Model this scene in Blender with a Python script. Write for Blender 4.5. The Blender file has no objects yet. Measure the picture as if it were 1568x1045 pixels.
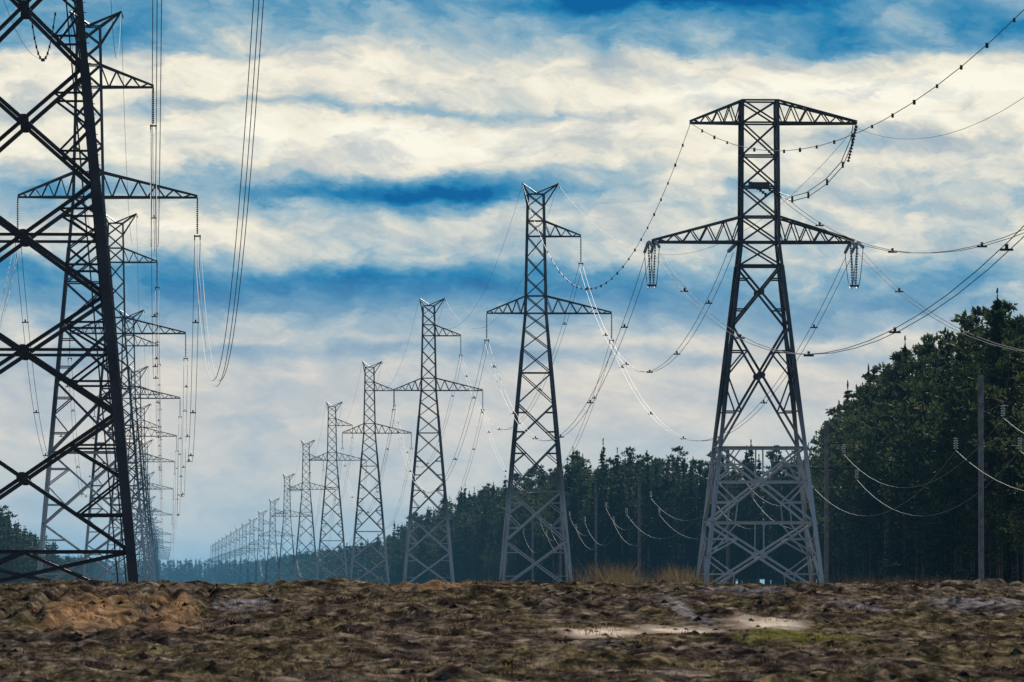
import bpy, math, random
import numpy as np
from mathutils import Vector
random.seed(7); rng=np.random.default_rng(7)
S=bpy.context.scene
COL=S.collection
S.view_settings.view_transform='Standard'
S.view_settings.look='None'; S.view_settings.exposure=0
EYE=2.0

# ---------------------------------------------------------------- helpers
def srgb(r,g,b):
    f=lambda c:(c/255/12.92) if c/255<=0.04045 else ((c/255+0.055)/1.055)**2.4
    return (f(r),f(g),f(b),1)

class NT:
    def __init__(s,tree): s.t=tree; s.n=tree.nodes; s.l=tree.links
    def new(s,typ,**k):
        n=s.n.new(typ)
        for a,b in k.items(): setattr(n,a,b)
        return n
    def put(s,sock,v):
        if isinstance(v,bpy.types.NodeSocket): s.l.new(v,sock)
        else: sock.default_value=v
    def m(s,op,a,b=None,c=None,clamp=False):
        n=s.new('ShaderNodeMath',operation=op); n.use_clamp=clamp
        s.put(n.inputs[0],a)
        if b is not None: s.put(n.inputs[1],b)
        if c is not None: s.put(n.inputs[2],c)
        return n.outputs[0]
    def mix(s,f,a,b,blend='MIX'):
        n=s.new('ShaderNodeMix',data_type='RGBA',blend_type=blend)
        s.put(n.inputs[0],f); s.put(n.inputs[6],a); s.put(n.inputs[7],b)
        return n.outputs[2]
    def ramp(s,f,stops,interp='LINEAR'):
        n=s.new('ShaderNodeValToRGB'); cr=n.color_ramp; cr.interpolation=interp
        while len(cr.elements)<len(stops): cr.elements.new(0.5)
        for e,(p,c) in zip(cr.elements,stops):
            e.position=p; e.color=c if len(c)==4 else (*c,1)
        s.put(n.inputs[0],f); return n.outputs[0]
    def noise(s,vec,scale,detail=4,rough=.5,dist=0):
        n=s.new('ShaderNodeTexNoise'); 
        if vec is not None: s.put(n.inputs['Vector'],vec)
        n.inputs['Scale'].default_value=scale; n.inputs['Detail'].default_value=detail
        n.inputs['Roughness'].default_value=rough; n.inputs['Distortion'].default_value=dist
        return n.outputs['Fac']
    def comb(s,x,y,z=0.0):
        n=s.new('ShaderNodeCombineXYZ'); s.put(n.inputs[0],x); s.put(n.inputs[1],y); s.put(n.inputs[2],z); return n.outputs[0]

def mat(name):
    m=bpy.data.materials.new(name); m.use_nodes=True
    t=NT(m.node_tree); b=m.node_tree.nodes['Principled BSDF']
    return m,t,b

# ---------------------------------------------------------------- materials
def steel_mat(name,c0,c1,metal=.35,rough=.5,lit_low=None):
    m,t,b=mat(name)
    tc=t.new('ShaderNodeTexCoord').outputs['Object']
    f=t.noise(tc,.6,4,.6)
    c=t.ramp(f,[(.35,c0),(.65,c1)])
    if lit_low:   # sunlit look of the lower body put into the colour, darker steel above
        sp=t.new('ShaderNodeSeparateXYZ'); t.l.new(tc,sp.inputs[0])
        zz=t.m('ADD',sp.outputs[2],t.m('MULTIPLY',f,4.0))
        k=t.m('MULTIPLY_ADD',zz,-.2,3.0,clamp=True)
        c=t.mix(k,c,lit_low)
    t.put(b.inputs['Base Color'],c)
    b.inputs['Metallic'].default_value=metal; b.inputs['Roughness'].default_value=rough
    return m
M_STEEL=steel_mat('galvanised_steel',(.035,.04,.05),(.07,.075,.09),lit_low=(.42,.44,.46,1))
M_STEELD=steel_mat('dark_steel',(.022,.023,.030),(.045,.046,.055))
M_GLASS,t,b=mat('insulator_glass'); b.inputs['Roughness'].default_value=.3
t.put(b.inputs['Base Color'],t.ramp(t.noise(None,3,2),[(.3,(.22,.27,.28)),(.7,(.38,.42,.42))]))
M_WIRE,t,b=mat('aluminium_conductor'); b.inputs['Metallic'].default_value=1; b.inputs['Roughness'].default_value=.5
t.put(b.inputs['Base Color'],t.ramp(t.noise(None,.3,2),[(.3,(.075,.08,.095)),(.7,(.125,.13,.145))]))
M_WIRE2,t,b=mat('weathered_wire'); b.inputs['Metallic'].default_value=0; b.inputs['Roughness'].default_value=.7; b.inputs['Specular IOR Level'].default_value=.15
t.put(b.inputs['Base Color'],t.ramp(t.noise(None,.3,2),[(.3,(.16,.17,.18)),(.7,(.24,.25,.26))]))
M_POLE,t,b=mat('weathered_wood_pole'); b.inputs['Roughness'].default_value=.85
t.put(b.inputs['Base Color'],t.ramp(t.noise(t.new('ShaderNodeTexCoord').outputs['Object'],3,5),[(.3,(.12,.115,.115)),(.7,(.26,.25,.25))]))

def foliage_mat(name,dark,light):
    m,t,b=mat(name)
    oi=t.new('ShaderNodeObjectInfo').outputs['Random']
    tc=t.new('ShaderNodeTexCoord').outputs['Object']
    f=t.m('ADD',t.m('MULTIPLY',t.noise(tc,.9,2,.65),.8),t.m('MULTIPLY',oi,.3))
    c=t.ramp(f,[(.35,dark),(.75,light)])
    t.put(b.inputs['Base Color'],c); b.inputs['Roughness'].default_value=.75
    b.inputs['Specular IOR Level'].default_value=.1
    tr=t.new('ShaderNodeBsdfTranslucent'); t.put(tr.inputs[0],c)
    mx=t.new('ShaderNodeMixShader'); mx.inputs[0].default_value=.4
    t.l.new(b.outputs[0],mx.inputs[1]); t.l.new(tr.outputs[0],mx.inputs[2])
    t.l.new(mx.outputs[0],m.node_tree.nodes['Material Output'].inputs[0])
    return m
M_SPRUCE=foliage_mat('spruce_needles',(.008,.018,.012),(.038,.066,.032))
M_PINE=foliage_mat('pine_needles',(.012,.024,.012),(.075,.10,.04))
M_BARK,t,b=mat('bark'); b.inputs['Roughness'].default_value=.9
t.put(b.inputs['Base Color'],t.ramp(t.noise(t.new('ShaderNodeTexCoord').outputs['Object'],2,3),[(.3,(.05,.035,.025)),(.7,(.2,.12,.08))]))

# ---------------------------------------------------------------- mesh utils
class MB:
    def __init__(s): s.v=[]; s.f=[]; s.mi=[]
    def beam(s,p,q,w,mi=0,flip=1):
        p=Vector(p); q=Vector(q); d=(q-p)
        if d.length<1e-5: return
        d.normalize()
        ref=Vector((0,0,1)) if abs(d.z)<.9 else Vector((0,1,0))
        a=d.cross(ref).normalized()*flip; c=d.cross(a).normalized()
        t=.2*w; h=w/2
        pr=[(-h,-h),(h,-h),(h,-h+t),(-h+t,-h+t),(-h+t,h),(-h,h)]
        n=len(s.v)
        for P in (p,q):
            for x,y in pr: s.v.append(tuple(P+a*x+c*y))
        for i in range(6):
            j=(i+1)%6; s.f.append((n+i,n+j,n+6+j,n+6+i)); s.mi.append(mi)
    def tube(s,pts,r,mi=0,k=5):
        n0=len(s.v); pts=[Vector(p) for p in pts]
        for i,P in enumerate(pts):
            d=(pts[min(i+1,len(pts)-1)]-pts[max(i-1,0)]).normalized()
            ref=Vector((1,0,0)) if abs(d.x)<.8 else Vector((0,0,1))
            a=d.cross(ref).normalized(); c=d.cross(a)
            for j in range(k):
                an=2*math.pi*j/k; s.v.append(tuple(P+a*(r*math.cos(an))+c*(r*math.sin(an))))
        for i in range(len(pts)-1):
            for j in range(k):
                j2=(j+1)%k
                s.f.append((n0+i*k+j,n0+i*k+j2,n0+(i+1)*k+j2,n0+(i+1)*k+j)); s.mi.append(mi)
    def discs(s,p,q,r,n,mi=1,k=7):
        """insulator string: a chain of bells from p to q"""
        p=Vector(p);q=Vector(q)
        prof=[]
        for i in range(n):
            a=(i+.1)/n;b_=(i+.5)/n;c=(i+.9)/n
            prof+= [(a,r*.28),(b_,r),(c,r*.3)]
        d=(q-p).normalized(); ref=Vector((1,0,0)) if abs(d.x)<.8 else Vector((0,0,1))
        a=d.cross(ref).normalized(); c=d.cross(a); n0=len(s.v)
        for tt,rr in prof:
            P=p.lerp(q,tt)
            for j in range(k):
                an=2*math.pi*j/k; s.v.append(tuple(P+a*(rr*math.cos(an))+c*(rr*math.sin(an))))
        for i in range(len(prof)-1):
            for j in range(k):
                j2=(j+1)%k
                s.f.append((n0+i*k+j,n0+i*k+j2,n0+(i+1)*k+j2,n0+(i+1)*k+j)); s.mi.append(mi)
    def box(s,c,sx,sy,sz,mi=0):
        n=len(s.v); x,y,z=c
        for dz in (-1,1):
            for dx,dy in ((-1,-1),(1,-1),(1,1),(-1,1)):
                s.v.append((x+dx*sx/2,y+dy*sy/2,z+dz*sz/2))
        for f in ((0,3,2,1),(4,5,6,7),(0,1,5,4),(1,2,6,5),(2,3,7,6),(3,0,4,7)):
            s.f.append(tuple(n+i for i in f)); s.mi.append(mi)
    def plate(s,c,r,mi=0):
        x,y,z=c; n=len(s.v)
        for dy in (-.02,.02):
            for an in range(8):
                a=math.pi/8+an*math.pi/4; s.v.append((x+r*math.cos(a),y+dy,z+r*math.sin(a)))
        s.f.append(tuple(n+i for i in range(8))); s.mi.append(mi)
        s.f.append(tuple(n+15-i for i in range(8))); s.mi.append(mi)
        for i in range(8):
            j=(i+1)%8; s.f.append((n+i,n+8+i,n+8+j,n+j)); s.mi.append(mi)
    def mesh(s,name,mats):
        me=bpy.data.meshes.new(name); me.from_pydata(s.v,[],s.f)
        for m in mats: me.materials.append(m)
        me.polygons.foreach_set('material_index',s.mi); me.update(); return me

def obj(name,me,loc=(0,0,0),rot=0,parent=None,scale=1):
    o=bpy.data.objects.new(name,me); o.location=loc; o.rotation_euler=(0,0,rot); o.scale=(scale,)*3
    COL.objects.link(o)
    if parent: o.parent=parent
    return o

# ---------------------------------------------------------------- terrain height
PD=np.array([-800,60,95,110,135,150,158,170,185,200,213,235,260,1650,1940,2241,2550,3000,6000,9000,30000])
PZ=np.array([.35,.35,.36,.45,.52,.64,.74,1.14,1.54,1.74,1.83,1.62,1.2,1.2,-1.4,-6,-10.5,-12.5,-10,-8,-8])
def hsh(ix,iy,seed):
    h=(ix.astype(np.int64)*374761393+iy.astype(np.int64)*668265263+seed*1442695041)&0xffffffff
    h=((h^(h>>13))*1274126177)&0xffffffff
    h=h^(h>>16); return (h&0xffff)/65535.0
def vn(x,y,seed):
    ix=np.floor(x);iy=np.floor(y);fx=x-ix;fy=y-iy
    fx=fx*fx*(3-2*fx);fy=fy*fy*(3-2*fy)
    a=hsh(ix,iy,seed);b=hsh(ix+1,iy,seed);c=hsh(ix,iy+1,seed);d=hsh(ix+1,iy+1,seed)
    return (a*(1-fx)+b*fx)*(1-fy)+(c*(1-fx)+d*fx)*fy-.5
def ridged(x,y,seed): return 1-4*np.abs(vn(x,y,seed))
def ruts(x,y):
    r=np.zeros_like(x)
    for x0,k in ((-2.7,.012),(-1.5,.045),(-.5,.03),(.5,.05)):
        c=x0+k*(y-180)+.4*np.sin(y/9+x0)
        r-=np.exp(-((x-c)/.13)**2)-.45*np.exp(-((np.abs(x-c)-.3)/.14)**2)
    return r*np.clip((y-158)/10,0,1)*np.clip((212-y)/15,0,1)
def terrain(x,y):
    x=np.asarray(x,float);y=np.asarray(y,float)
    yw=y+6*vn(x/9,y/30,3)
    z=np.interp(yw,PD,PZ)
    field=np.clip((270-y)/30,0,1)*np.clip((y-40)/30,0,1)
    xr=x+.35*vn(x/.9,y/1.3,8)
    n =.30*vn(x/7+4,y/12,11)+.26*vn(x/2.6,y/4.5,12)+.22*vn(xr/1.1,y/1.5,13)+.17*vn(xr/.5,y/.8,14)+.08*vn(x/.2,y/.4,15)
    cl=np.clip(vn(x/3.1,y/6,21)*2+.3,0,1)*np.abs(vn(x/.5,y/1.0,22))*.6
    fu=np.clip(vn(x/6,y/14,24)*3+.2,0,1)*.07*ridged((x+.12*y)/.55,y/9,23)      # plough furrows
    sandflat=np.clip(1.5-np.sqrt(((x-11)/3.2)**2+((y-161)/7)**2),0,1)*.75
    return z+field*((n*.78+cl*.6+fu)*(1-sandflat)+.18*ruts(x,y))
def tz(x,y): return float(terrain(np.array([x]),np.array([y]))[0])

def axis(lo,hi,step,far_lo,far_hi,g=1.18):
    a=list(np.arange(lo,hi+1e-6,step)); s=step;v=hi
    while v<far_hi: s*=g; v+=s; a.append(min(v,far_hi))
    s=step;v=lo;b=[]
    while v>far_lo: s*=g; v-=s; b.append(max(v,far_lo))
    return np.array(b[::-1]+a)
xs=axis(-6,27,.085,-9000,9000); ys=axis(98,238,.2,-800,25000,1.15)
X,Y=np.meshgrid(xs,ys); Z=terrain(X,Y)
nx,ny=len(xs),len(ys)
me=bpy.data.meshes.new('ground')
co=np.stack([X.ravel(),Y.ravel(),Z.ravel()],1)
idx=np.arange(nx*ny).reshape(ny,nx)
fc=np.stack([idx[:-1,:-1].ravel(),idx[:-1,1:].ravel(),idx[1:,1:].ravel(),idx[1:,:-1].ravel()],1)
me.vertices.add(len(co)); me.vertices.foreach_set('co',co.ravel())
me.loops.add(fc.size); me.loops.foreach_set('vertex_index',fc.ravel().astype(np.int32))
me.polygons.add(len(fc)); me.polygons.foreach_set('loop_start',np.arange(0,fc.size,4,dtype=np.int32)); me.polygons.foreach_set('loop_total',np.full(len(fc),4,dtype=np.int32))
me.update(); me.validate()
def gs(x0,y0,rx,ry,wv=1.6): 
    w=.5*vn(X/1.2,Y/4,31)+.35*vn(X/.4,Y/1.5,32)
    return np.clip(1.6-1.6*np.sqrt(((X-x0)/rx)**2+((Y-y0)/ry)**2)+w*wv,0,1)
ochre=np.maximum.reduce([gs(-1.9,176,1.4,20),gs(.2,180,.7,20)*.8,gs(7.4,200,2.2,6)*.7])*np.clip(1+ruts(X,Y)*1.3,0,1)
sand=np.maximum.reduce([gs(9.7,159,1.2,3.2,1.1),gs(11.5,160.5,1.2,3.2,1.1),gs(13.9,164,1.2,5,1.2)])
wet_glare=np.maximum.reduce([gs(1.9,182,.9,6),gs(12.4,172,.4,10),gs(17.3,178,.7,8),gs(20.5,180,1.6,9)*.8,gs(15.5,195,2,6)*.5,np.clip(vn(X/2.2,Y/5,71)*3-1.0,0,1)*.6])
green=np.maximum(gs(13.5,153,2.2,5)*.9, np.clip(vn(X/3,Y/9,41)*2.2-.6,0,1)*.45)
for nm,arr in (('sand',sand),('green',green),('wet_glare',wet_glare),('ochre',ochre)):
    at=me.attributes.new(nm,'FLOAT','POINT'); at.data.foreach_set('value',arr.ravel().astype(np.float32))
mg,t,b=mat('ploughed_soil')
geo=t.new('ShaderNodeNewGeometry').outputs['Position']
mp=t.new('ShaderNodeMapping'); t.l.new(geo,mp.inputs[0]); mp.inputs['Scale'].default_value=(1,.35,1); pv=mp.outputs[0]
soil=t.ramp(t.noise(pv,1.5,8,.75),[(.40,(.012,.010,.010)),(.49,(.05,.038,.032)),(.56,(.15,.112,.085)),(.66,(.42,.33,.24))])
gr=t.ramp(t.noise(pv,3,6,.75),[(.38,(.016,.014,.009)),(.51,(.10,.08,.04)),(.64,(.38,.29,.14))])
f1=t.ramp(t.noise(pv,.32,6,.65),[(.46,(0,0,0)),(.6,(.7,.7,.7))])
c=t.mix(f1,soil,gr)
def att(n): return t.new('ShaderNodeAttribute',attribute_name=n).outputs['Fac']
c=t.mix(att('green'),c,t.ramp(t.noise(pv,4,4,.7),[(.35,(.03,.035,.010)),(.65,(.26,.25,.06))]))
c=t.mix(att('wet_glare'),c,t.ramp(t.noise(pv,3,5,.7),[(.4,(.05,.044,.046)),(.62,(.38,.35,.36))]))  # wet mud, its pale sky glare painted into the base colour
c=t.mix(att('ochre'),c,t.ramp(t.noise(pv,2.5,6,.7),[(.35,(.10,.05,.025)),(.52,(.38,.22,.11)),(.7,(.6,.4,.24))]))
c=t.mix(att('sand'),c,t.ramp(t.noise(pv,2.5,6,.7),[(.3,(.5,.36,.25)),(.5,(.82,.66,.5)),(.7,(.9,.78,.64))]))
t.put(b.inputs['Base Color'],c); b.inputs['Roughness'].default_value=1
b.inputs['Specular IOR Level'].default_value=0
bp=t.new('ShaderNodeBump'); bp.inputs['Strength'].default_value=.7; bp.inputs['Distance'].default_value=.05
t.put(bp.inputs['Height'],t.noise(geo,6,6,.7)); t.l.new(bp.outputs[0],b.inputs['Normal'])
me.materials.append(mg)
obj('ground',me)

# ---------------------------------------------------------------- towers
def lattice(mb,levels,hw,leg,br,sub=3.3,plates=False,horiz=(),lvlh=True,midh=None,secw=.65):
    """four legged tapering body. levels = panel heights, hw(z)=half width"""
    for a,b_ in zip(levels[:-1],levels[1:]):
        ha,hb=hw(a),hw(b_); lw=leg*(1 if a<levels[-1]*.6 else .75)
        for sx in (-1,1):
            for sy in (-1,1): mb.beam((sx*ha,sy*ha,a),(sx*hb,sy*hb,b_),lw,0,sx*sy)
        H=b_-a; bw=br*(1.2 if H>sub else .9)
        zc=a+H*ha/(ha+hb); hc=hw(zc)
        for k in range(4):
            def P(s,h,z):
                return [( s*h,-h,z),(h,s*h,z),(-s*h,h,z),(-h,-s*h,z)][k]
            mb.beam(P(-1,ha,a),P(1,hb,b_),bw); mb.beam(P(1,ha,a),P(-1,hb,b_),bw,0,-1)
            if b_ in horiz or (H>sub and lvlh): mb.beam(P(-1,hb,b_),P(1,hb,b_),bw)
            if H>sub:
                C=P(0,hc,zc)
                if midh is None or any(abs(zc-q)<1.5 for q in midh): mb.beam(P(-1,hc,zc),P(1,hc,zc),bw*.75)
                for s in (-1,1):
                    for (z0,h0) in ((a,ha),(b_,hb)):
                        zq=(z0+zc)/2; hq=hw(zq)
                        q=Vector(P(s,h0,z0)).lerp(Vector(C),.5)
                        mb.beam(q,P(s,hq,zq),bw*secw)
                        if H>sub*1.3: mb.beam(q,P(s,hc,zc),bw*secw)
                if plates and k in (0,2): mb.plate(C,.24)

def arm(mb,s,hwb,hwt,zb,zt,L,n,w,ztip=None,tipd=.12,dep=None):
    ztip=zb if ztip is None else ztip
    for sy in (-1,1):
        B0=Vector((s*hwb,sy*hwb,zb));T0=Vector((s*hwt,sy*hwt,zt));E=Vector((s*L,sy*tipd,ztip)); ET=E+Vector((0,0,.12))
        mb.beam(B0,E,w*1.2); mb.beam(T0,ET,w*1.1)
        pb,pt=B0,T0
        for i in range(1,n+1):
            f=i/(n+.35); nb=B0.lerp(E,f); nt=T0.lerp(ET,f)
            mid=B0.lerp(E,(i-.5)/(n+.35))
            mb.beam(pt,mid,w*.65); mb.beam(mid,nt,w*.65)
            pb,pt=nb,nt
    for zz,(h0,z0,z1) in enumerate(((hwb,zb,ztip),(hwt,zt,ztip+.12))):
        for i in range(n):
            f0=i/(n+.35);f1=(i+1)/(n+.35)
            def Q(f,sy): return Vector((s*h0,sy*h0,z0)).lerp(Vector((s*L,sy*tipd,z1)),f)
            mb.beam(Q(f0,-1),Q(f1,1),w*.5); mb.beam(Q(f1,-1),Q(f1,1),w*.5)

def hang(mb,x,z,l=3.0):
    mb.beam((x,0,z),(x,0,z-.35),.09)
    mb.discs((x,0,z-.3),(x,0,z-l+.35),.11,15)
    mb.box((x,0,z-l+.2),.5,.35,.1); mb.beam((x-.2,0,z-l+.3),(x-.2,0,z-l-.1),.08); mb.beam((x+.2,0,z-l+.3),(x+.2,0,z-l-.1),.08)

def suspension_mesh():
    mb=MB()
    hw=lambda z: float(np.interp(z,[0,28.6,41],[3.6,1.08,.82]))
    lv=[0,4.9,10.1,15.2,19.2,22.4,24.9,26.9,28.6,30.4,32.3,34.4,36.6,38.2,39.7,41.0]
    lattice(mb,lv,hw,.26,.115,sub=3.9,horiz=(10.1,22.4,28.6,30.4,36.6,38.2,41.0),lvlh=False,midh=())
    arm(mb,1,hw(28.6),hw(30.4),28.6,30.4,7.9,5,.12); arm(mb,-1,hw(28.6),hw(30.4),28.6,30.4,5.1,4,.12)
    arm(mb,1,hw(36.6),hw(38.2),36.6,38.2,4.7,3,.12)
    h=hw(41)
    for sx,tx in ((-1,-1.35),(1,2.35)):
        T=(tx,0,42.1)
        for sy in (-1,1):
            mb.beam((sx*h,sy*h,41),T,.14); mb.beam((sx*hw(39.7),sy*h,39.7),T,.11); mb.beam((-sx*h*.2,sy*h,41),T,.11)
    mb.beam((2.35,0,42.1),(2.5,0,41.6),.09)
    hang(mb,7.9,28.6); hang(mb,-5.1,28.6); hang(mb,4.7,36.6)
    for sx in(-1,1):
        for sy in(-1,1): mb.box((sx*3.6,sy*3.6,.1),.9,.9,.5,0)
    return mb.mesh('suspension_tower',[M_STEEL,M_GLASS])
ME_SUSP=suspension_mesh()

def tension_mesh():
    mb=MB()
    hw=lambda z: float(np.interp(z,[0,23.5,33],[3.95,1.25,1.18]))
    lv=[0,4.7,9.7,17.8,21.9,23.5,25.2,27.2,29.3,31.5,33]
    lattice(mb,lv,hw,.26,.13,sub=3.2,plates=True,horiz=(4.7,9.7,21.9,23.5,25.2,27.2,29.3,31.5,33),lvlh=False,midh=(7.4,))
    # redundant members of the lower panels
    for k in (-1,1):
        for a,b_ in ((0,4.7),(4.7,9.7)):
            zc=a+(b_-a)*hw(a)/(hw(a)+hw(b_))
            mb.beam((0,k*hw(zc),zc),(0,k*hw(b_),b_),.09)
            for s in (-1,1):
                mb.beam((s*hw(a)*.5,k*hw((a+zc)/2),(a+zc)/2),(s*hw(a)*.55,k*hw(a),a+.05),.08)
                mb.beam((s*hw((a+b_)/2),k*hw((a+b_)/2),(a+b_)/2),(s*hw(b_)*.5,k*hw(b_),b_),.08)
    for s,L in ((-1,7.2),(1,6.4)):
        arm(mb,s,hw(23.5),hw(25.2),23.5,25.2,L,5,.13,tipd=.5)
    arm(mb,-1,1.18,1.18,31.5,33,4.65,4,.12,tipd=.3); arm(mb,1,1.18,1.18,31.5,33,6.6,5,.12,tipd=.3)
    for s,L in ((-1,7.2),(1,6.4)):     # jumper support strings and loops
        for dx in (-.22,.22):
            mb.beam((s*L+dx,0,23.5),(s*L+dx,0,23.1),.09)
            mb.discs((s*L+dx,0,23.2),(s*L+dx*.5,0,20.7),.10,14)
            mb.tube([(s*L+dx,4.0*u,23.0-2.6*(1-u*u)) for u in np.linspace(-1,1,15)],.025,2)
        mb.box((s*L,0,20.6),.6,.3,.14,2)
        for d in (-1,1):
            for dx in (-.22,.22): mb.discs((s*L+dx,d*.5,23.5),(s*L+dx,d*4,23.0),.11,17)
    P=[(6.5,0,31.4),(6.3,0,30.2),(5.6,-.5,28.6),(4.5,-1,27.4),(3.2,-1.4,26.5),(2.1,-1.6,26.2),(1.3,-1.6,26.5)]
    for dz in (0,.28):
        mb.tube([(x-dz*.4,y,z+dz) for x,y,z in P],.03,0)
    for i in range(1,6):
        x,y,z=P[i]; mb.box((x,y,z+.1),.14,.14,.42,0)
    mb.discs((6.6,0,31.4),(6.0,0,28.9),.13,12,0)
    mb.discs((0,-1.3,27.4),(1.4,-1.5,26.4),.15,8,0); mb.discs((-.9,-1.3,27.6),(.4,-1.5,26.6),.15,8,0)
    mb.box((-.1,-1.3,27.3),1.4,.3,.35,0)
    mb.discs((-1.3,1.2,23.6),(-1.7,4.4,23.1),.14,15)
    for sx in(-1,1):
        for sy in(-1,1): mb.box((sx*4.1,sy*4.1,.1),1,1,.5,0)
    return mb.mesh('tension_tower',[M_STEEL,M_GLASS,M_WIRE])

def big_mesh():
    mb=MB()
    hw=lambda z: float(np.interp(z,[0,24.8,34],[4.6,2.22,1.5]))
    lv=[0,2.0,7.66,12.5,17.1,21.9,26.5,30.5,34]
    lattice(mb,lv,hw,.38,.14,sub=3.2,plates=True,horiz=(2.0,),lvlh=False,midh=(10.2,14.9),secw=.55)
    for k in (-1,1):
        mb.beam((0,k*hw(2),2.0),(-hw(0),k*hw(0),0),.14); mb.beam((0,k*hw(2),2.0),(hw(0),k*hw(0),0),.14)
    for i in range(70):
        z=.6+i*.42; h=hw(z); mb.beam((h,-h,z),(h+.28,-h,z),.03)
    for o in (-.28,-.62):
        mb.beam((hw(0)+o,-hw(0),0),(hw(34)+o,-hw(34),34),.06)
    arm(mb,1,hw(27.2),hw(29.5),27.2,29.5,9.8,6,.17,tipd=.5); arm(mb,-1,hw(27.2),hw(29.5),27.2,29.5,8,5,.17,tipd=.5)
    arm(mb,1,1.5,1.5,33,34.4,5.5,4,.15,tipd=.3); arm(mb,-1,1.5,1.5,33,34.4,4.5,4,.15,tipd=.3)
    pts=[(.3+1.0*u,-3.0,24.0-1.9*(1-(2*u-1)**2)) for u in np.linspace(0,1,14)]
    mb.tube(pts,.025,2)
    for p in pts[::1]: mb.box(p,.08,.08,.13,0)
    for sx in(-1,1):
        for sy in(-1,1): mb.box((sx*4.6,sy*4.6,.1),1.1,1.1,.5,0)
    return mb.mesh('large_tower',[M_STEELD,M_GLASS,M_WIRE])

XR,XL=38.5,-5.55
def place(me,x,y,name='transmission_tower'): return obj(name,me,(x,y,tz(x,y) if y>300 else 1.2))
ME_T=tension_mesh()
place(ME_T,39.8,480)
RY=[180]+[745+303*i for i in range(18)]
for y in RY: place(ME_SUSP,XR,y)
place(big_mesh(),-5.8,297)
LY=[521+287*i for i in range(18)]
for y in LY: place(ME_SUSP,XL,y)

# ---------------------------------------------------------------- wires
def span(mb,p,q,s,n=2,sep=.4,r=.02,spacer=0,dots=0,seg=28):
    p=Vector(p);q=Vector(q)
    f=lambda t,o=0,oz=0:(p.x+(q.x-p.x)*t+o,p.y+(q.y-p.y)*t,p.z+(q.z-p.z)*t-4*s*t*(1-t)+oz)
    offs=[(0,0)] if n==1 else ([(-sep/2,0),(sep/2,0)] if n==2 else [(-sep/2,0),(sep/2,0),(0,-sep*.8)])
    for o,oz in offs: mb.tube([f(t,o,oz) for t in np.linspace(0,1,seg)],r,0)
    L=(q-p).length
    if spacer:
        k=int(L/spacer)
        for i in range(1,k+1):
            c=f((i-.4)/k); mb.box((c[0],c[1],c[2]-.06),sep+.12,.12,.09,1); mb.box((c[0],c[1],c[2]+.05),.12,.2,.22,1)
    if dots:
        k=int(L/dots)
        for i in range(1,k):
            c=f(i/k); s_=.15+.04*((i*7)%3)/2; mb.box((c[0],c[1],c[2]-.03),s_*.7,s_*.8,s_*1.2,1)
mb=MB()
zl,zu=1.2+28.6-3.05,1.2+36.6-3.05
span(mb,(32.6,476,23.9),(XR-5.1,180,27.8),12.6,spacer=38)
span(mb,(46.2,476,23.9),(XR+7.9,180,27.8),12.6,spacer=38)
span(mb,(41.1,477,27.6),(XR+4.7,180,35.2),12.0,spacer=38)
span(mb,(35.2,480,32.7),(XR-1.35,180,38.7),10.4,n=1,dots=9.5,r=.02)
span(mb,(46.4,480,32.4),(XR+2.4,180,43),10.0,n=1,r=.014)
span(mb,(32.6,484,23.9),(XR-5.1,745,zl),11.3,spacer=38)
span(mb,(46.2,484,23.9),(XR+7.9,745,zl),11.3,spacer=38)
span(mb,(38.2,484,24.2),(XR+4.7,745,zu),9.5,spacer=38)
span(mb,(35.2,480,32.7),(XR-1.35,745,43.2),11,n=1,dots=8,r=.02)
span(mb,(46.4,480,32.6),(XR+2.35,745,43.2),8,n=1,r=.014)
obj('overhead_power_line',mb.mesh('power_line_a',[M_WIRE,M_STEELD]))
mb=MB()
def run(mb,X0,ys,k):
    for a,b_ in zip(ys[:k],ys[1:k+1]):
        za,zb=tz(X0,a)-1.2,tz(X0,b_)-1.2; r=.02
        sp=45 if a<1100 else 0
        for dx,z in ((-5.1,zl),(7.9,zl),(4.7,zu)):
            span(mb,(X0+dx,a,z+za),(X0+dx,b_,z+zb),13.7,spacer=sp,r=r,seg=22)
        for dx in (-1.35,2.35): span(mb,(X0+dx,a,43.3+za),(X0+dx,b_,43.3+zb),9,n=1,r=.014,seg=20)
run(mb,XR,RY[1:],6)
obj('overhead_power_line',mb.mesh('power_line_b',[M_WIRE,M_STEELD]))
mb=MB()
span(mb,(4.0,297,28.4),(XL+7.9,521,zl),13.9,n=3,sep=.42,spacer=0)
span(mb,(-.3,297,34.2),(XL+4.7,521,zu),13,n=3,sep=.4)
span(mb,(-13.8,297,28.4),(XL-5.1,521,zl),13.9,n=3,sep=.42)
span(mb,(-2.6,297,35.6),(XL+2.35,521,43.2),7,n=1,r=.014)
span(mb,(-9,297,35.6),(XL-1.35,521,43.2),7,n=1,r=.014)
for x,z in ((4.0,28.4),(-.3,34.2),(-13.8,28.4)): span(mb,(x,297,z),(x,-10,z+8),3,n=3,sep=.42)
run(mb,XL,LY,6)
obj('overhead_power_line',mb.mesh('power_line_c',[M_WIRE,M_STEELD]))

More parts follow.
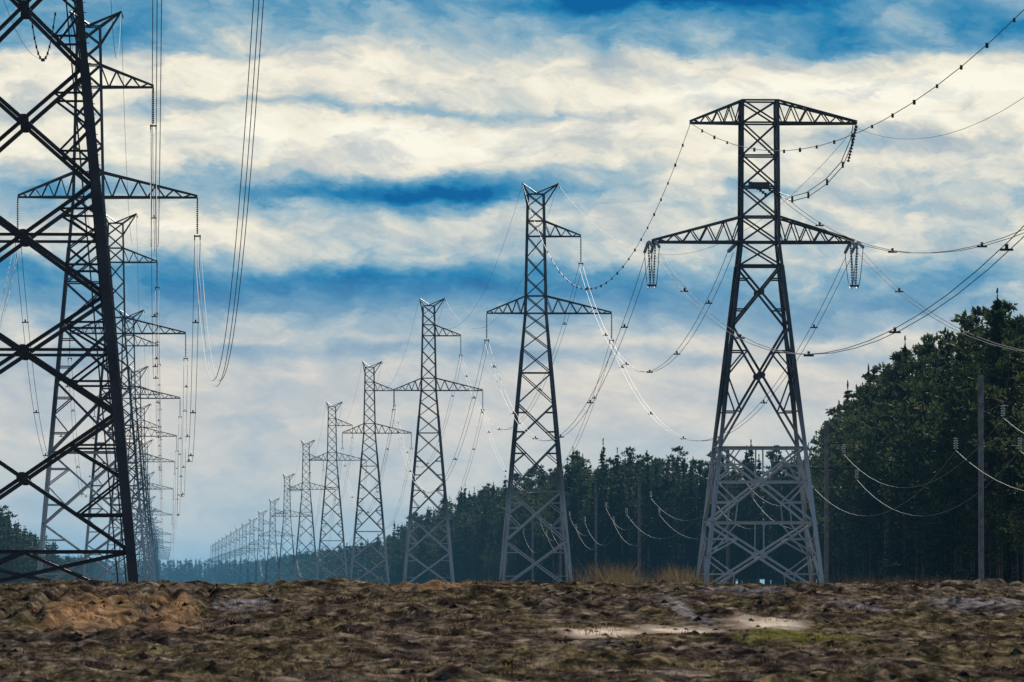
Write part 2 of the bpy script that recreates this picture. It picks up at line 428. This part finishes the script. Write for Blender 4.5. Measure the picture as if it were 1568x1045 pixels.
# ---------------------------------------------------------------- small distribution line
def pole_mesh():
    mb=MB()
    mb.tube([(0,0,z) for z in np.linspace(-.5,11.8,8)],.15,0,9)
    mb.box((0,0,11.85),.26,.26,.12,0)
    mb.beam((0,0,10.3),(1.2,0,10.35),.07,2); mb.beam((0,0,9.8),(1.2,0,10.35),.05,2)
    mb.beam((-1.35,0,8.6),(2.1,0,8.6),.07,2); mb.beam((0,0,8.1),(1.2,0,8.6),.05,2); mb.beam((0,0,8.1),(-.9,0,8.6),.05,2)
    for x,z in ((1.2,10.35),(-1.35,8.6),(2.1,8.6)): mb.discs((x,0,z-.05),(x,0,z-.7),.13,5)
    return mb.mesh('utility_pole',[M_POLE,M_GLASS,M_STEELD])
ME_POLE=pole_mesh()
PY=[164,274,384,494,604,755,860,970,1080]
px_=lambda y:37.4+.0166*y
for y in PY: obj('utility_pole',ME_POLE,(px_(y),y,1.15))
mb=MB()
for a,b_ in zip(PY[:-1],PY[1:]):
    for x,z in ((1.2,10.75),(-1.35,9.0),(2.1,9.0)):
        span(mb,(x+px_(a),a,z),(x+px_(b_),b_,z),3.0,n=1,r=.016,seg=16)
obj('utility_wires',mb.mesh('utility_wires',[M_WIRE2]))

# ---------------------------------------------------------------- trees
def tree_mesh(kind,H,seed,dens=1.0,size=1.0):
    r=np.random.default_rng(seed); mb=MB(); cen=[];sz=[];dirs=[]
    def trunk(pts,r0,r1,k=6):
        n0=len(mb.v); m=len(pts)
        for i,(x,y,z) in enumerate(pts):
            rr=r0+(r1-r0)*i/(m-1)
            for j in range(k):
                a=2*math.pi*j/k; mb.v.append((x+rr*math.cos(a),y+rr*math.sin(a),z))
        for i in range(m-1):
            for j in range(k):
                j2=(j+1)%k; mb.f.append((n0+i*k+j,n0+i*k+j2,n0+(i+1)*k+j2,n0+(i+1)*k+j)); mb.mi.append(1)
    lean=r.normal(0,.012,2)
    trunk([(lean[0]*z,lean[1]*z,z) for z in np.linspace(-1,H*.97,7)],.17+.004*H,.03)
    if kind=='spruce':
        R=H*r.uniform(.11,.17); z=H*r.uniform(.08,.22); z00=z
        while z<H:
            f=(z-z00)/(H-z00); rad=R*(1-f)**.9*r.uniform(.6,1.15)+.12
            nb=int((5+5*(1-f))*dens)+2
            for a in r.uniform(0,2*math.pi,nb):
                rr=rad*r.uniform(.6,1.15); nn=max(2,int(rr/.38*dens))
                for k in range(nn):
                    q=(k+r.uniform(.2,1))/nn
                    cen.append((rr*q*math.cos(a)+lean[0]*z,rr*q*math.sin(a)+lean[1]*z,z-.28*rr*q+.12*rr*q*q+r.normal(0,.08)))
                    sz.append(r.uniform(.22,.48)*size*(1.15-.5*q)); dirs.append((math.cos(a),math.sin(a),-.25))
            z+=H*.024*r.uniform(.7,1.3)/max(.6,dens)
        for q in range(4): cen.append((lean[0]*H,lean[1]*H,H+.1+q*.2)); sz.append(.25); dirs.append((0,0,3))
    else:
        z0=H*r.uniform(.28,.5); nl=int(27*dens)
        for i in range(nl):
            f=(i+r.uniform(0,1))/nl; z=z0+(H-z0)*f
            rad=H*.155*(math.sin(math.pi*min(1,(f*.85+.15)))**.8)*r.uniform(.4,1.35)
            a=r.uniform(0,2*math.pi); ex,ey=rad*math.cos(a),rad*math.sin(a); ez=z+rad*.3
            trunk([(0,0,z-.3),(ex*.5,ey*.5,z+.05),(ex,ey,ez)],.07,.02,4)
            br=r.uniform(.55,1.15)*(1.1-.4*f)
            for k in range(int(42*dens)):
                v=r.normal(0,1,3); v/=np.linalg.norm(v)+1e-6; v*=r.uniform(.45,1.1)
                q=r.uniform(.55,1.1)
                cen.append((ex*q+v[0]*br,ey*q+v[1]*br,z+(ez-z)*q+v[2]*br*.5)); sz.append(r.uniform(.14,.34)*size); dirs.append(tuple(v+np.array([0,0,.5])))
    for c,s_,d in zip(cen,sz,dirs):
        d=np.array(d)+r.normal(0,.45,3); d/=np.linalg.norm(d)+1e-6
        u=np.cross(d,r.normal(0,1,3)); u/=np.linalg.norm(u)+1e-6
        c=np.array(c); n=len(mb.v)
        mb.v+= [tuple(c-d*s_*.7-u*s_*.3),tuple(c-d*s_*.5+u*s_*.45),tuple(c+d*s_*1.1+u*s_*.08),tuple(c+d*s_*.6-u*s_*.35)]
        mb.f.append((n,n+1,n+2,n+3)); mb.mi.append(0)
    return mb.mesh(kind+'_tree',[M_SPRUCE if kind=='spruce' else M_PINE,M_BARK])
SPR=[tree_mesh('spruce',20,100+i) for i in range(6)]
PIN=[tree_mesh('pine',20,200+i) for i in range(7)]
SPRF=[tree_mesh('spruce',20,300+i,.55,1.6) for i in range(4)]
PINF=[tree_mesh('pine',20,400+i,.5,1.6) for i in range(3)]

def forest(name,pts,near,pfrac,hr,rnd):
    e=bpy.data.objects.new(name,None); COL.objects.link(e)
    for x,y,h in pts:
        A=(PIN if rnd.random()<pfrac else SPR) if near else (PINF if rnd.random()<pfrac else SPRF)
        o=obj('tree',rnd.choice(A),(x,y,tz(x,y)-.2),rnd.uniform(0,6.28),e,h/20)
        w=rnd.uniform(.85,1.2) if near else rnd.uniform(.9,1.4)
        o.scale=(h/20*w,h/20*w,h/20)
R_=random.Random(5)
def band(poly,depth,area,hf,side=1,lo=.74,hi=1.09):
    pts=[]
    for (x0,y0),(x1,y1) in zip(poly[:-1],poly[1:]):
        L=math.hypot(x1-x0,y1-y0); n=int(L*depth/area)
        for i in range(n):
            t_=R_.random(); d=depth*R_.random()**1.3
            dx,dy=(y1-y0)/L,-(x1-x0)/L
            x=x0+(x1-x0)*t_+side*dx*d; y=y0+(y1-y0)*t_+side*dy*d
            pts.append((x,y,hf(x,y)*R_.uniform(lo,hi)))
    return pts
near=band([(59,470),(64,560),(71,691),(80,834),(92,1008)],24,19,lambda x,y:float(np.interp(y,[470,560,691,1010],[17.5,21.5,23,21.5])))
near+=[(x-2,y,h*.4) for x,y,h in band([(60,480),(64,560),(71,691),(80,834),(92,1008)],5,18,lambda x,y:20)]
forest('conifer_forest',near,True,.68,None,R_)
mid=band([(68,1205),(125,1195)],28,13,lambda x,y:21.5,side=1)
mid+=band([(66,1245),(130,1240)],40,14,lambda x,y:20.5,side=-1)
mid+=band([(92,1008),(120,1060)],20,18,lambda x,y:21)
mid+=band([(68,1200),(67,1500),(69,2200)],22,26,lambda x,y:float(np.interp(y,[1200,1500,2200],[20.5,20,22])))
mid+=[(x-2,y,h*.45) for x,y,h in band([(68,1200),(67,1500)],5,18,lambda x,y:20)]
forest('conifer_forest',mid,True,.4,None,R_)
fh=lambda x,y:float(np.interp(y,[2200,3000,4500,7500],[23,27,29,29]))
far=band([(69,2200),(72,3000),(80,4500),(85,7500)],36,80,fh)
far+=band([(-90,6400),(90,6500)],40,20,fh)
far+=band([(-29,1440),(-27,1560)],30,18,lambda x,y:float(np.interp(x,[-50,-36,-29],[19.5,17.5,11])),side=-1)
far+=band([(-31,1560),(-33,2600),(-40,4500),(-60,7500)],36,110,lambda x,y:float(np.interp(y,[1560,1900,3000,4500],[9,16,23,26])),side=-1)
forest('distant_forest',far,False,.3,None,R_)

# ---------------------------------------------------------------- grasses, clods
def vcol_mat(name,stops,rough=.8,tl=.3):
    m,t,b=mat(name)
    f=t.new('ShaderNodeAttribute',attribute_name='tone').outputs['Fac']
    c=t.ramp(f,stops); t.put(b.inputs['Base Color'],c); b.inputs['Roughness'].default_value=rough; b.inputs['Specular IOR Level'].default_value=.1
    tr=t.new('ShaderNodeBsdfTranslucent'); t.put(tr.inputs[0],c)
    mx=t.new('ShaderNodeMixShader'); mx.inputs[0].default_value=tl
    t.l.new(b.outputs[0],mx.inputs[1]); t.l.new(tr.outputs[0],mx.inputs[2]); t.l.new(mx.outputs[0],m.node_tree.nodes['Material Output'].inputs[0])
    return m
def blades(name,x,y,h,w,tone,material):
    n=len(x); z=terrain(x,y)
    a=rng.uniform(0,math.pi,n); lx=rng.normal(0,.45,n)*h; ly=rng.normal(0,.45,n)*h
    v=np.zeros((n,3,3))
    v[:,0]=np.stack([x-w*np.cos(a),y-w*np.sin(a),z-.02],1); v[:,1]=np.stack([x+w*np.cos(a),y+w*np.sin(a),z-.02],1)
    v[:,2]=np.stack([x+lx,y+ly,z+h],1)
    me=bpy.data.meshes.new(name); me.from_pydata(v.reshape(-1,3).tolist(),[],np.arange(3*n).reshape(n,3).tolist())
    at=me.attributes.new('tone','FLOAT','POINT'); at.data.foreach_set('value',np.repeat(tone,3).astype(np.float32))
    me.materials.append(material); return obj(name,me)
M_GRASS=vcol_mat('dry_grass',[(0,(.03,.022,.016)),(.4,(.13,.092,.055)),(.75,(.36,.27,.14)),(.88,(.10,.10,.03)),(1,(.22,.22,.05))])
nc=6000
cx=rng.uniform(-7,24,nc); cy=rng.uniform(100,216,nc)
keep=(vn(cx/2.5,cy/7,51)+.35*vn(cx/.8,cy/2,52))>-.02; cx,cy=cx[keep],cy[keep]
k=14; gx=np.repeat(cx,k)+rng.normal(0,.13,len(cx)*k); gy=np.repeat(cy,k)+rng.normal(0,.2,len(cx)*k)
tone=np.clip(np.repeat(rng.uniform(0,1,len(cx))**1.2,k)*.9+rng.normal(0,.06,len(gx)),0,1)
blades('grass',gx,gy,rng.uniform(.02,.10,len(gx)),rng.uniform(.008,.02,len(gx)),tone,M_GRASS)
n=5000
gx=rng.uniform(24.3,30.5,n)+rng.normal(0,.3,n); gy=rng.uniform(400,425,n)
hh=np.clip(1.1+2.4*vn(gx/.8,gy/30,61)+rng.normal(0,.3,n),.2,2.6)
blades('dry_reeds',gx,gy,hh*.95,np.full(n,.022),rng.uniform(.15,.72,n),M_GRASS)
n=7000
gx=rng.uniform(31,62,n); gy=rng.uniform(400,455,n)
hh=np.clip(.6+1.5*vn(gx/3,gy/30,62)+rng.normal(0,.2,n),.2,1.6)
blades('dry_reeds',gx,gy,hh,np.full(n,.02),rng.uniform(.0,.4,n),M_GRASS)
mb=MB(); n=4200
px=rng.uniform(-7,24,n); py=rng.uniform(100,220,n); pz=terrain(px,py); ps=.03+.09*rng.random(n)**3
for x,y,z,s_ in zip(px,py,pz,ps):
    n0=len(mb.v); q=rng.uniform(.6,1.2,6)
    for (a,b_,c),g in zip(((1,0,0),(0,1,0),(-1,0,0),(0,-1,0),(0,0,1),(0,0,-1)),q): mb.v.append((x+a*s_*g*1.3,y+b_*s_*g*1.3,z+c*s_*g*.8))
    for f in ((0,1,4),(1,2,4),(2,3,4),(3,0,4),(1,0,5),(2,1,5),(3,2,5),(0,3,5)): mb.f.append(tuple(n0+i for i in f)); mb.mi.append(0)
obj('soil_clods',mb.mesh('soil_clods',[mg]))

# ---------------------------------------------------------------- haze (air box over the valley, its blue glow stands in for scattered light)
mb=MB(); mb.box((0,250+6500,20),14000,13000,90)
mh=bpy.data.materials.new('haze_glow'); mh.use_nodes=True; t=NT(mh.node_tree); t.n.clear()
out=t.new('ShaderNodeOutputMaterial'); ab=t.new('ShaderNodeVolumeAbsorption'); em=t.new('ShaderNodeEmission'); ad=t.new('ShaderNodeAddShader')
SIG=4.8e-5
ab.inputs['Color'].default_value=(0,0,0,1); ab.inputs['Density'].default_value=SIG
em.inputs['Color'].default_value=(.14,.42,.66,1); em.inputs['Strength'].default_value=SIG
t.l.new(ab.outputs[0],ad.inputs[0]); t.l.new(em.outputs[0],ad.inputs[1]); t.l.new(ad.outputs[0],out.inputs['Volume'])
obj('haze_glow_box',mb.mesh('haze_glow_box',[mh]))

# ---------------------------------------------------------------- light
SE,SA=math.radians(26),math.radians(12)
l=Vector((math.sin(SA)*math.cos(SE),math.cos(SA)*math.cos(SE),math.sin(SE)))
sd=bpy.data.lights.new('sun','SUN'); sd.energy=5; sd.angle=math.radians(.5); sd.color=(1,.91,.78)
so=bpy.data.objects.new('sun',sd); so.rotation_euler=(-l).to_track_quat('-Z','Y').to_euler(); so.location=(50,50,300); COL.objects.link(so)

W=bpy.data.worlds.new('World'); S.world=W; W.use_nodes=True
t=NT(W.node_tree); bg=t.n['Background']; bg.inputs['Strength'].default_value=.1
sky=t.new('ShaderNodeTexSky',sky_type='NISHITA'); sky.sun_disc=False; sky.sun_elevation=SE; sky.sun_rotation=SA
g=t.new('ShaderNodeTexCoord').outputs['Generated']; sp=t.new('ShaderNodeSeparateXYZ'); t.l.new(g,sp.inputs[0])
az=t.m('ARCTAN2',sp.outputs[0],sp.outputs[1]); el=t.m('ARCSINE',sp.outputs[2])
U=t.m('MULTIPLY_ADD',az,11.0,.252)
V=t.m('MULTIPLY_ADD',el,-11.0,.890)
def sub(a,b): return t.m('SUBTRACT',a,b)
w1=t.noise(t.comb(t.m('MULTIPLY',U,2.2),t.m('MULTIPLY',V,4),3.0),1,2,.5)
w2=t.noise(t.comb(t.m('MULTIPLY',U,10),t.m('MULTIPLY',V,20),9.0),1,4,.6)
Vw=t.m('ADD',V,t.m('MULTIPLY',sub(w1,.5),.09)); Vw=t.m('ADD',Vw,t.m('MULTIPLY',sub(w2,.5),.055))
Uw=t.m('ADD',U,t.m('MULTIPLY',sub(w2,.5),.11))
stops=[(0,.44),(40,.46),(72,.54),(98,.76),(150,.80),(168,.66),(195,.84),(240,.82),(268,.56),(292,.42),(312,.56),(345,.68),(382,.58),(420,.38),(460,.40),(500,.50),(525,.62),(548,.46),(575,.64),(620,.6),(650,.66),(700,.62),(800,.58),(885,.5)]
base=t.ramp(Vw,[(p/1000,(v,v,v)) for p,v in stops],'EASE')
dens=base
for x,y,rx,ry,a in [(640,288,190,22,-.45),(1080,0,200,20,-.5),(1380,60,260,45,-.18),(480,430,230,35,-.14),(850,430,200,30,-.12),
                    (300,110,160,30,.12),(470,215,220,25,.10),(1130,150,200,35,.14),(1460,140,160,35,.24),(1440,285,180,30,.22),(1050,285,140,25,.2),
                    (280,350,150,25,.2),(80,60,150,90,-.08),(1200,420,300,40,.10),(1250,560,200,30,.1),(1350,220,200,12,-.25),(620,165,220,8,-.18)]:
    dx=t.m('MULTIPLY',sub(Uw,x/1000),1000/rx); dy=t.m('MULTIPLY',sub(Vw,y/1000),1000/ry)
    r2=t.m('ADD',t.m('MULTIPLY',dx,dx),t.m('MULTIPLY',dy,dy))
    gsn=t.m('EXPONENT',t.m('MULTIPLY',r2,-.8))
    dens=t.m('MULTIPLY_ADD',gsn,a,dens)
Vt=t.m('MULTIPLY_ADD',U,-.04,Vw)
f1=t.noise(t.comb(t.m('MULTIPLY',Uw,6),t.m('MULTIPLY',Vt,13),1.0),1,6,.56)
f2=t.noise(t.comb(t.m('MULTIPLY',Uw,20),t.m('MULTIPLY',Vt,32),5.0),1,5,.58)
amp=t.ramp(V,[(0,(.85,)*3),(.45,(.85,)*3),(.7,(.45,)*3),(.88,(.1,)*3)])
dens=t.m('ADD',dens,t.m('MULTIPLY',sub(f1,.5),amp))
dens=t.m('ADD',dens,t.m('MULTIPLY',sub(f2,.5),t.m('MULTIPLY',amp,.38)))
cl=t.ramp(dens,[(.06,srgb(6,96,156)),(.22,srgb(36,128,176)),(.38,srgb(94,152,186)),(.52,srgb(150,182,198)),(.66,srgb(208,212,206)),(.78,srgb(242,235,216)),(.95,srgb(255,250,232))])
f3=t.noise(t.comb(t.m('MULTIPLY',Uw,8),t.m('MULTIPLY',t.m('ADD',Vt,.012),19),7.0),1,5,.56)
sh=t.ramp(f3,[(.48,(0,0,0)),(.68,(.6,)*3)])
sh=t.m('MULTIPLY',sh,t.ramp(dens,[(.45,(0,0,0)),(.6,(1,1,1))]))
cl=t.mix(t.m('MULTIPLY',sh,t.ramp(V,[(.3,(1,)*3),(.7,(.4,)*3)])),cl,srgb(152,172,188))
cl=t.mix(t.ramp(V,[(.42,(0,0,0)),(.6,(.38,)*3),(.8,(.18,)*3),(.88,(0,0,0))]),cl,srgb(224,207,197))
sc=t.new('ShaderNodeVectorMath',operation='SCALE'); t.l.new(cl,sc.inputs[0]); sc.inputs['Scale'].default_value=10
mask=t.ramp(el,[(.12,(1,1,1)),(.30,(0,0,0))])
t.l.new(t.mix(mask,sky.outputs[0],sc.outputs[0]),bg.inputs['Color'])
try: W.cycles.sampling_method='MANUAL'; W.cycles.sample_map_resolution=256
except Exception: pass

# ---------------------------------------------------------------- camera
cd=bpy.data.cameras.new('camera'); cam=bpy.data.objects.new('camera',cd); COL.objects.link(cam)
cam.location=(0,0,EYE); cam.rotation_euler=(math.radians(90)+math.atan(367.5/11000),0,-math.atan(532/11000))
cd.lens=36*11000/1568; cd.sensor_width=36; cd.clip_start=1; cd.clip_end=60000
cd.dof.use_dof=True; cd.dof.focus_distance=480; cd.dof.aperture_fstop=7
S.camera=cam
